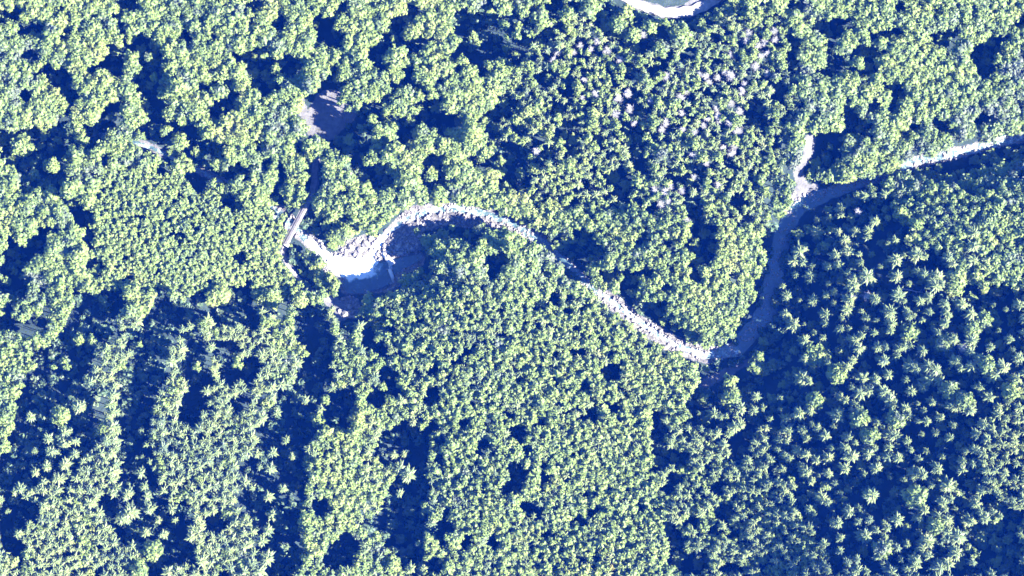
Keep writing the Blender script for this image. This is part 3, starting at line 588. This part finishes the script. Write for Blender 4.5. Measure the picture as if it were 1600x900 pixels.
# ------------------------------------------------------------------ build the trees
KIND_NAME = {'broadleaf': 'broadleaf_tree', 'conifer': 'conifer_tree', 'young': 'young_tree', 'bare': 'bare_tree'}
inframe = (tx > 4) & (tx < 1596) & (ty > 4) & (ty < 896)
rank = tr + te * 1.2
def rot_scale(V, a, sxy, sz):
    c, s = math.cos(a), math.sin(a)
    return np.stack([(V[:, 0] * c - V[:, 1] * s) * sxy, (V[:, 0] * s + V[:, 1] * c) * sxy, V[:, 2] * sz], 1)
# landmarks the labels refer to
MARKS = [q.split(':') for q in """45,40:at the very top of the upper left corner;130,45:beside the small dark hollows in the upper left corner;215,60:beside the thin dark slot near the upper left corner;310,45:in the bright canopy left of the top dark pocket;395,60:around the dark pockets above the square clearing
40,130:on the upper left edge above the stream;110,140:around the dark hollows above the stream;190,150:along the dark opening above the pale stream patch;290,130:on the bright slope above the stream;365,130:above the forest path left of the square clearing
445,130:on the upper sunlit rim of the square clearing;440,200:on the sunlit left rim of the square clearing;560,150:on the shaded right rim of the square clearing;545,230:below the square clearing;520,50:above the diagonal dark opening at the top;610,40:at the top of the diagonal dark opening
620,110:around the tall pale crowns right of the square clearing;690,60:in the dim thin canopy near the top edge;690,150:in the broken canopy right of the square clearing;640,220:between the square clearing and the gravel bend;720,230:above the pale gravel bend;600,300:on the bank above the rock falls
790,40:in the dark-shadowed patch at the top edge;870,50:beside the dark-shadowed patch at the top edge;950,60:just below the white road;1060,60:below the curve of the white road;1150,40:right of the white road;850,140:at the left end of the pale speckled stand;950,130:in the upper middle of the pale speckled stand;1050,130:in the middle of the pale speckled stand
1150,110:among the whitish crowns of the pale speckled stand;1150,190:on the lower right side of the pale speckled stand;1050,220:in the lower middle of the pale speckled stand;940,220:around the dark pockets of the pale speckled stand;840,220:on the lower left side of the pale speckled stand;860,310:above the shaded narrows of the river;960,310:inside the river loop below the pale speckled stand;1080,320:in the middle of the river loop
960,400:beside the round dark hollow in the river loop;1060,440:in the tip of the river loop;1150,440:on the sunlit outer edge of the river loop;1200,280:beside the bare sunlit bank at the river fork;1230,60:in the thick canopy right of the pale speckled stand;1320,60:above the big dark hollow in the upper right;1310,150:around the big dark hollow in the upper right;1410,80:in the thick canopy of the upper right
1420,170:on the bright slope above the upper river;1510,60:near the top right corner;1570,40:in the top right corner;1560,140:on the right edge above the upper river;1490,190:on the bank just above the upper river;1330,240:between the river fork and the upper river;1370,300:below the upper river near the fork;1460,290:on the shaded bank below the upper river;1560,290:on the right edge below the upper river
40,270:left of the stream in the dark pocketed canopy;110,300:left of the even young plantation;60,390:around the dark pool of shade on the left edge;220,320:in the upper part of the even young plantation;200,410:in the lower left of the even young plantation;330,360:in the middle of the even young plantation;400,410:in the lower right of the even young plantation;240,255:between the stream and the young plantation;340,270:on the bank of the narrow stream
400,250:between the stream and the square clearing;440,290:on the bank above the footbridge;510,340:right of the footbridge;480,420:beside the winding footpath below the footbridge;500,460:on the spit below the foaming pool;430,490:below the even young plantation;60,480:on the left edge below the dark pool of shade;50,560:on the bright ridge above the lower left shade;190,500:on the dark cut below the young plantation
290,510:below the lower edge of the young plantation;560,520:below the foaming pool;680,380:on the shaded bank inside the gravel bend;760,390:on the bank below the gravel bend;700,470:in the upper part of the dense lower stand;850,450:below the shaded narrows of the river;920,520:on the bank facing the river loop;1020,570:on the bank below the sunlit gravel reach;1060,620:at the elbow of the shaded river bend
20,650:on the lower left edge;100,680:scattered in the shade of the lower left;130,820:in the pale conifers of the lower left corner;180,640:on the crest of the first pale conifer ridge;170,720:on the right flank of the first pale conifer ridge;230,680:in the first dark lane of the lower left;230,850:at the foot of the first dark lane;290,640:on the top of the second pale conifer ridge;290,760:in the middle of the second pale conifer ridge;350,700:on the right flank of the second pale conifer ridge
360,840:at the foot of the second pale conifer ridge;340,570:at the head of the second pale conifer ridge;430,720:in the second dark lane;430,830:at the foot of the second dark lane;500,600:at the head of the third bright ridge;530,700:in the middle of the third bright ridge;540,820:at the foot of the third bright ridge;600,640:beside the third dark lane;640,780:in the shade of the third dark lane;660,860:at the foot of the third dark lane
700,560:in the upper left of the dense lower stand;800,560:in the upper middle of the dense lower stand;900,620:in the middle of the dense lower stand;760,680:in the left half of the dense lower stand;980,680:on the right edge of the dense lower stand;760,840:at the bottom left of the dense lower stand;880,800:at the bottom of the dense lower stand;1000,820:at the bottom right of the dense lower stand;1080,700:beside the short dark lane;1100,800:below the short dark lane
1150,640:standing alone in the shade below the river bend;1170,720:on the thin slope below the river bend;1180,830:in the thick conifers right of the dense lower stand;1240,420:on the shaded slope close to the river bend;1240,530:in the deep shade right of the river bend;1300,400:on the upper shaded slope;1310,480:in the middle of the shaded slope;1300,570:in the lower shaded slope;1400,390:beside the bright crowns above the shaded slope;1400,470:around the fallen log on the shaded slope
1400,570:on the crest below the fallen log;1480,450:on the bright strip across the right slope;1530,370:on the bright knoll of the right slope;1560,500:in the wide shade of the right edge;1540,580:below the wide shade of the right edge;1260,660:at the top of the thin conifer slope;1300,720:left of the hollow on the thin conifer slope;1350,660:above the dark hollow on the thin conifer slope;1430,640:high on the thin conifer slope;1430,740:above the lone great crown
1440,790:beside the lone great crown in the dark;1350,790:in the dark hollow of the thin conifer slope;1350,860:at the bottom edge below the dark hollow;1450,860:at the bottom edge below the lone great crown;1530,650:in the close conifers of the right edge;1560,740:on the right edge above the lower right corner;1560,850:in the lower right corner;1500,780:in the dark lane near the right edge""".replace(chr(10), ';').split(';')]
MX = np.array([float(q[0].split(',')[0]) for q in MARKS]); MY = np.array([float(q[0].split(',')[1]) for q in MARKS]); MT = [q[1] for q in MARKS]
mark = np.argmin((tx[:, None] - MX) ** 2 + (ty[:, None] - MY) ** 2, 1)
indiv = np.zeros(T, bool)
for k in KIND_NAME:
    ids = np.nonzero((tk_ == k) & inframe & keep_t & ~half)[0]; per = {}; got = 0
    for i in ids[np.argsort(-rank[ids])]:
        if per.get(mark[i], 0) < 15 and got < 300: indiv[i] = True; per[mark[i]] = per.get(mark[i], 0) + 1; got += 1
yaw = rng.rand(T) * 6.283; var = rng.randint(0, 1000, T)
for k, (protos, R0, H0) in PROTO.items():
    if k == 'shrub': continue
    ids = np.nonzero((tk_ == k) & keep_t & ~indiv)[0]
    Vs, Fs, Ms, base = [], [], [], 0
    pa = []
    for cr, tk in LEAN[k]:
        v1, f1, m1 = cr.arr(); v2, f2, m2 = tk.arr()
        v2, f2, m2 = v2[:10], f2[:10], m2[:10]
        f2 = f2[(f2 < len(v2)).all(1)]; m2 = m2[:len(f2)]
        pa.append((np.vstack([v1, v2]), np.vstack([f1, f2 + len(v1)]), np.concatenate([m1 * 0, m2 * 0 + 1])))
    for i in ids:
        v, ff, mm = pa[var[i] % len(pa)]
        v = rot_scale(v, yaw[i], tr[i] / R0, th[i] / H0) + (WX[i], WY[i], WZ[i])
        Vs.append(v); Fs.append(ff + base); Ms.append(mm); base += len(v)
    if Vs:
        me = mesh_np(k + '_mass', np.vstack(Vs), np.vstack(Fs), [k, 'bark'], np.concatenate(Ms))
        nm, lb = {'broadleaf': ('broadleaf_forest', 'closed mass of lumpy yellow-green broadleaf crowns filling the upper slopes'),
                  'conifer': ('conifer_forest', 'mass of pale green conifers filling the lower slopes'),
                  'young': ('young_forest', 'close mass of small round green crowns in the even-aged stands'),
                  'bare': ('bare_forest', 'scattered pale leafless trees')}[k]
        tag(link(nm, me), lb, 'forest', kind='stuff'); print(nm, len(me.polygons))
PM = {}
for k, (protos, R0, H0) in PROTO.items():
    PM[k] = [(cr.mesh('crown', [k]), tk.mesh('trunk', ['bark'])) for cr, tk in protos]
def place_tree(i):
    k = tk_[i]; R0, H0 = PROTO[k][1:]
    root = bpy.data.objects.new(KIND_NAME[k], None); C.objects.link(root)
    root.empty_display_size = 1
    root.location = (WX[i], WY[i], WZ[i]); root.rotation_euler = (rng.normal() * .05, rng.normal() * .05, yaw[i]); root.scale = (tr[i] / R0, tr[i] / R0, th[i] / H0)
    crm, tkm = PM[k][var[i] % len(PM[k])]
    link('crown', crm, root); link('trunk', tkm, root)
    return root
LOOK = {'broadleaf': 'lumpy green broadleaf tree', 'conifer': 'star-shaped pale conifer', 'young': 'round-crowned young tree', 'bare': 'whitish leafless tree'}
PLUR = {'broadleaf': 'broadleaf trees', 'conifer': 'conifers', 'young': 'young trees', 'bare': 'leafless trees'}
ORD = ['', 'second ', 'third ', 'fourth ', 'fifth ', 'sixth ', 'seventh ', 'eighth ', 'ninth ', 'tenth ', 'eleventh ', 'twelfth ', 'thirteenth ', 'fourteenth ', 'fifteenth ', 'sixteenth ', 'seventeenth ', 'eighteenth ', 'nineteenth ', 'twentieth ', 'twenty-first ', 'twenty-second ', 'twenty-third ', 'twenty-fourth ']
label_of = {}
for k in KIND_NAME:
    for mk in range(len(MT)):
        ids = np.nonzero((tk_ == k) & keep_t & inframe & (mark == mk))[0]
        ids = ids[np.argsort(-tr[ids])]
        for rk, i in enumerate(ids):
            if not indiv[i]: continue
            if len(ids) == 1: label_of[i] = 'only ' + LOOK[k] + ' ' + MT[mk]
            elif rk < len(ORD): label_of[i] = ORD[rk] + 'largest ' + LOOK[k] + ' ' + MT[mk]
            else: label_of[i] = 'lesser ' + LOOK[k] + ' ' + MT[mk]
for i in np.nonzero(indiv)[0]:
    tag(place_tree(i), label_of[i], 'tree', PLUR[tk_[i]] + ' ' + MT[mark[i]])

# ------------------------------------------------------------------ understorey in the openings
N_SH = 5200
sx, sy = rng.uniform(-20, 1620, N_SH * 6), rng.uniform(-20, 920, N_SH * 6)
ok = ((caps_depth(sx, sy, GAPS) < 2) | in_poly(sx, sy, SPARSE) | in_poly(sx, sy, SPARSE2)) & (caps_depth(sx, sy, EARTH) > 3) & (caps_depth(sx, sy, GRAVEL) > 1)
ok &= (vnoise(sx + 300, sy + 300, 22, 31) > .34) | ((sx < 680) & (sy > 470))
sx, sy = sx[ok][:N_SH], sy[ok][:N_SH]; sr = (1.0 + 2.8 * rng.rand(len(sx)) ** 2); X_, Y_, Z_ = world(sx, sy)
pa = []
for cr, tk in PROTO['shrub'][0]: pa.append(cr.arr())
Vs, Fs, base = [], [], 0
for i in range(len(sx)):
    v, ff, _ = pa[i % 4]; v = rot_scale(v, rng.rand() * 6.28, sr[i], sr[i] * (.8 + .6 * rng.rand())) + (X_[i], Y_[i], Z_[i] - .1)
    Vs.append(v); Fs.append(ff + base); base += len(v)
tag(link('undergrowth', mesh_np('undergrowth', np.vstack(Vs), np.vstack(Fs), ['shrub'])), 'dim green undergrowth on the shaded floor of the openings', 'undergrowth', kind='stuff')
# yellow bushes
for (x, y, r, lb) in ((938,858,6,'yellow autumn bush, upper of the two at the bottom of the dense lower stand'),(955,883,7,'yellow autumn bush, lower of the two at the bottom of the dense lower stand')):
    X, Y, Z = (float(q) for q in world(x, y, 12)); root = bpy.data.objects.new('yellow_bush', None); C.objects.link(root)
    root.location = (X, Y, Z); root.scale = (r * S / 2.1, r * S / 2.1, 1.9)
    cm = PROTO['young'][0][int(x) % 6][0].mesh('crown', ['autumn']); link('crown', cm, root); link('trunk', PM['young'][int(x) % 6][1], root)
    tag(root, lb, 'bush', 'yellow bushes')

# ------------------------------------------------------------------ stones, logs, bridge, weir, road
def rock_mesh(seed, flat=.62):
    import bmesh
    bm = bmesh.new(); bmesh.ops.create_icosphere(bm, subdivisions=2, radius=1)
    r = np.random.RandomState(seed); pl = [(Vector((r.normal(), r.normal(), r.normal() * .8)).normalized(), .62 + .3 * r.rand()) for _ in range(9)]
    for v in bm.verts:
        for nrm, dd in pl:
            e = v.co.dot(nrm) - dd
            if e > 0: v.co -= nrm * e
        v.co.z *= flat; v.co.x *= 1.15
    me = bpy.data.meshes.new('boulder'); bm.to_mesh(me); bm.free(); me.materials.append(MATS['rock']); return me
ROCKS = [rock_mesh(900 + i) for i in range(6)]
BOULD = """563,389,6:big pale block beside the white falls;572,381,7:largest sunlit block above the white falls;580,371,5:pale block at the head of the falls;593,373,5:pale stone where the channel enters the falls;586,389,4:wet stone splitting the white falls;601,384,5:pale stone above the concrete weir;548,387,6:brown stone on the bank beside the white falls;540,393,4:small brown stone at the edge of the foaming pool;557,377,5:stone under the trees above the falls;622,384,5:shaded stone above the concrete weir;628,396,4:shaded stone by the backwater
653,366,3:dark stone below the upright log on the gravel bar;668,338,3:small stone in mid channel at the gravel bend;640,352,4:stone on the sunlit upper gravel bar;695,352,4:stone at the shadow edge of the gravel bend;752,346,5:dark brown block on the right end of the gravel bend;765,353,4:brown block right of the dark block at the gravel bend;741,342,4:pale stone left of the dark block at the gravel bend;786,354,4:pale stone where the gravel bend narrows;812,368,4:reddish stone at the mouth of the shaded narrows
945,468,4:stone at the head of the sunlit gravel reach;963,484,4:stone on the left bank of the sunlit gravel reach;979,497,4:brown stone midway down the sunlit gravel reach;1017,521,3:small stone on the bank of the sunlit gravel reach;1040,542,5:largest brown block at the foot of the sunlit reach;1047,536,4:pale stone touching the largest block of the sunlit reach;1068,553,4:brown stone on the lower bar of the sunlit reach;1082,554,4:last brown stone before the shaded river bend;1058,549,3:small stone between brown stones of the sunlit reach
545,479,5:shaded rock on the slide below the pool;531,486,4:sunlit rock on the slide below the pool;539,491,6:pale pinkish rock at the foot of the slide;554,496,4:dark rock at the bottom of the slide;1430,257,4:stone in the bright upper river;1456,254,4:stone below the bright upper river;1241,301,4:stone on the bare bank at the river fork;1224,321,4:stone on the sunlit bank below the river fork"""
for n_, q in enumerate(BOULD.replace(chr(10), ';').split(';')):
    c, lb = q.split(':'); x, y, r = (float(v) for v in c.split(','))
    X, Y, Z = (float(v) for v in world(x, y)); ob = link('boulder', ROCKS[n_ % 6]); ob.location = (X, Y, Z + .12 * r * S)
    ob.scale = (r * S * .95,) * 3; ob.rotation_euler = (rng.normal() * .15, rng.normal() * .15, rng.rand() * 6.28)
    tag(ob, lb, 'boulder', 'boulders along the river')
N_ST = 9000
sx, sy = rng.uniform(300, 1620, N_ST * 8), rng.uniform(180, 570, N_ST * 8)
ok = (caps_depth(sx, sy, GRAVEL) < 0) & (vnoise(sx + 100, sy + 100, 9, 41) > .35)
sx, sy = sx[ok][:N_ST], sy[ok][:N_ST]; X_, Y_, Z_ = world(sx, sy); v0, f0 = ico(); Vs, Fs = [], []
for i in range(len(sx)):
    r = .24 + 1.15 * rng.rand() ** 3.5; v = v0 * (.75 + .4 * rng.rand(12, 1)) * (r, r * (.6 + .4 * rng.rand()), r * .6)
    Vs.append(rot_scale(v, rng.rand() * 6.28, 1, 1) + (X_[i], Y_[i], Z_[i] + r * .2)); Fs.append(f0 + 12 * i)
tag(link('river_stones', mesh_np('river_stones', np.vstack(Vs), np.vstack(Fs), ['rock'])), 'loose grey stones strewn over the gravel bars', 'stones', kind='stuff')

def log(x0, y0, x1, y1, r, lb, up=.6):
    a = [float(v) for v in world(x0, y0)]; b = [float(v) for v in world(x1, y1)]; a = Vector(a) + Vector((0, 0, up)); b = Vector(b) + Vector((0, 0, up))
    root = bpy.data.objects.new('fallen_log', None); C.objects.link(root); root.location = a; d = b - a
    mb = MB(); k = 6; prev = Vector((0, 0, 0))
    for i in range(k):
        q = d * ((i + 1) / k) + Vector((rng.normal(), rng.normal(), 0)) * .12; mb.tube(prev, q, r * (1 - .5 * i / k), r * (1 - .5 * (i + 1) / k), 7); prev = q
    link('stem', mb.mesh('stem', ['dead_wood']), root)
    for i in range(4):
        mb = MB(); p = d * (.4 + .15 * i); s_ = Vector((-d.y, d.x, 0)).normalized() * (1 if i % 2 else -1)
        mb.tube(p, p + s_ * 1.6 + d.normalized() * .9 + Vector((0, 0, .5)), r * .35, .04, 5); link('branch_stub', mb.mesh('branch_stub', ['dead_wood']), root)
    tag(root, lb, 'log', 'fallen logs')
log(652, 336, 654, 360, .5, 'dark upright-lying log on the sunlit gravel bend')
log(1402, 450, 1442, 457, .45, 'long grey fallen log in the shade of the right slope', 1.2)
log(1568, 292, 1590, 279, .5, 'grey fallen log on the bank below the upper river', 1.0)
log(594, 366, 586, 380, .45, 'pale log lodged at the head of the white falls')

# footbridge
A = np.array((487.0, 304.0)); B = np.array((446.0, 382.0))
za = float(world(*A)[2]); zb = float(world(*B)[2]); ZD = max(za, zb, 2.4) + .5
def at(px, z): k = (H - z) / H; return Vector(((px[0] - 800) * S * k, (450 - px[1]) * S * k, z))
a, b = at(A, ZD), at(B, ZD); d = (b - a); Lb = d.length; d.normalize(); nrm = Vector((-d.y, d.x, 0)); W2 = 1.45
br = bpy.data.objects.new('footbridge', None); C.objects.link(br); br.location = (a + b) / 2
def part(name, mb, mat, parent=br): return link(name, mb.mesh(name, [mat]), parent)
mb = MB(); n_pl = int(Lb / .34)
for i in range(n_pl):
    c = d * (-Lb / 2 + (i + .5) * Lb / n_pl); mb.box(c + Vector((0, 0, .02 * rng.rand())), d * (Lb / n_pl * .46), nrm * (W2 * (1 + .02 * rng.normal())), (0, 0, .05))
dk = part('decking', mb, 'timber'); dk['kind'] = 'stuff'
for sgn in (-1, 1):
    mb = MB(); mb.box(nrm * sgn * 1.0 + Vector((0, 0, -.42)), d * (Lb / 2), nrm * .14, (0, 0, .34)); part('girder', mb, 'steel')
    mb = MB(); mb.box(nrm * sgn * (W2 + .1) + Vector((0, 0, 1.15)), d * (Lb / 2), nrm * .09, (0, 0, .07)); mb.box(nrm * sgn * (W2 + .1) + Vector((0, 0, .6)), d * (Lb / 2), nrm * .05, (0, 0, .06)); rl = part('railing', mb, 'steel')
    for i in range(9):
        mb = MB(); mb.box(nrm * sgn * (W2 + .1) + d * (-Lb / 2 + .3 + i * (Lb - .6) / 8) + Vector((0, 0, .5)), d * .06, nrm * .06, (0, 0, .6)); part('post', mb, 'steel', rl)
for f_ in (-.42, .0, .24, .42):
    mb = MB(); mb.box(d * Lb * f_ + Vector((0, 0, -.2)), d * .15, nrm * (W2 + .45), (0, 0, .12)); part('crossbeam', mb, 'steel')
for f_ in (-.5, .5):
    mb = MB(); mb.box(d * Lb * f_ + Vector((0, 0, -1.4)), d * .7, nrm * (W2 + .5), (0, 0, 1.3)); part('abutment', mb, 'concrete')
tag(br, 'narrow plank footbridge with dark railings over the stream', 'bridge')

# concrete weir beside the falls
wr = bpy.data.objects.new('concrete_weir', None); C.objects.link(wr); wr.location = at((608, 412), 1.2)
def slab(p, q, wpx, z0, z1, name):
    a, b = at(p, 0) , at(q, 0); c = (a + b) / 2; d = (b - a); L_ = d.length; d.normalize(); nn = Vector((-d.y, d.x, 0))
    mb = MB(); mb.box(Vector((c.x, c.y, (z0 + z1) / 2)) - wr.location, d * (L_ / 2), nn * (wpx * S / 2), (0, 0, (z1 - z0) / 2)); part(name, mb, 'concrete', wr)
slab((599, 394), (614, 414), 9, -1, 2.9, 'wall'); slab((608.5, 420), (616.5, 441), 5.5, -1, 2.4, 'pier'); slab((609, 412), (611, 422), 5, -1, 1.0, 'sill')
slab((601, 390), (605, 396), 11, -1, 3.3, 'abutment')
tag(wr, 'pale concrete weir wall and pier standing beside the white falls', 'weir')

# road and paths
def ribbon(name, pts, lift, mat, label, cat):
    P_ = []
    for (x0, y0, w0), (x1, y1, w1) in zip(pts, pts[1:]):
        n = max(2, int(math.hypot(x1 - x0, y1 - y0) / 3))
        for i in range(n): t = i / n; P_.append((x0 + (x1 - x0) * t, y0 + (y1 - y0) * t, w0 + (w1 - w0) * t))
    P_.append(pts[-1]); P_ = np.array(P_, float)
    for _ in range(4): P_[1:-1] = (P_[:-2] + 2 * P_[1:-1] + P_[2:]) / 4
    tn = np.gradient(P_[:, :2], axis=0); tn /= np.linalg.norm(tn, axis=1)[:, None]; K = 5; V_ = []
    for i in range(len(P_)):
        for j in range(K):
            u = (j / 4 * 2 - 1) * P_[i, 2] * (1 + .12 * math.sin(i * .9 + j)); V_.append((P_[i, 0] - tn[i, 1] * u, P_[i, 1] + tn[i, 0] * u))
    V_ = np.array(V_); X, Y, Z = world(V_[:, 0], V_[:, 1])
    F = [(i * K + j, i * K + j + 1, (i + 1) * K + j + 1, (i + 1) * K + j) for i in range(len(P_) - 1) for j in range(K - 1)]
    tag(link(name, mesh_np(name, np.stack([X, Y, Z + lift], 1), F, [mat], smooth=True)), label, cat, kind='structure')
simple('road_gravel', (.06,.056,.054), (.14,.13,.125), 0.5, bump=0.3)
ribbon('road', [(940,-24,5),(965,-11,6),(985,2,6.5),(1010,12,7),(1035,19,7.5),(1060,20,8),(1085,16,8),(1110,4,8),(1130,-14,8)], .9, 'road_gravel', 'white curving gravel road at the top edge', 'road')
ribbon('path', [(494,236,4),(492,260,4.5),(491,285,4.5),(487,304,4)], .2, 'road_gravel', 'shaded track from the square clearing to the footbridge', 'path')
ribbon('path', [(446,382,3.5),(441,397,3),(448,412,2.5),(457,424,2.5),(467,435,2.5),(485,452,2.5),(506,466,4),(520,470,4)], .2, 'road_gravel', 'thin pale footpath winding below the footbridge', 'path')

# ------------------------------------------------------------------ the blue air between the trees and the camera
hz = bpy.data.materials.new('haze'); hz.use_nodes = True; t = hz.node_tree; t.nodes.clear()
pv = t.nodes.new('ShaderNodeVolumePrincipled'); pv.inputs['Color'].default_value = (.004, .105, 1, 1); pv.inputs['Density'].default_value = HAZE_DENSITY
o = t.nodes.new('ShaderNodeOutputMaterial'); t.links.new(pv.outputs[0], o.inputs['Volume'])
mb = MB(); mb.box((0, 0, (H + 20) / 2 - 20), (3600, 0, 0), (0, 3600, 0), (0, 0, (H + 60) / 2)); me = mb.mesh('haze', []); me.materials.append(hz)
tag(link('haze', me), 'thin blue air over the valley', 'haze', kind='stuff')
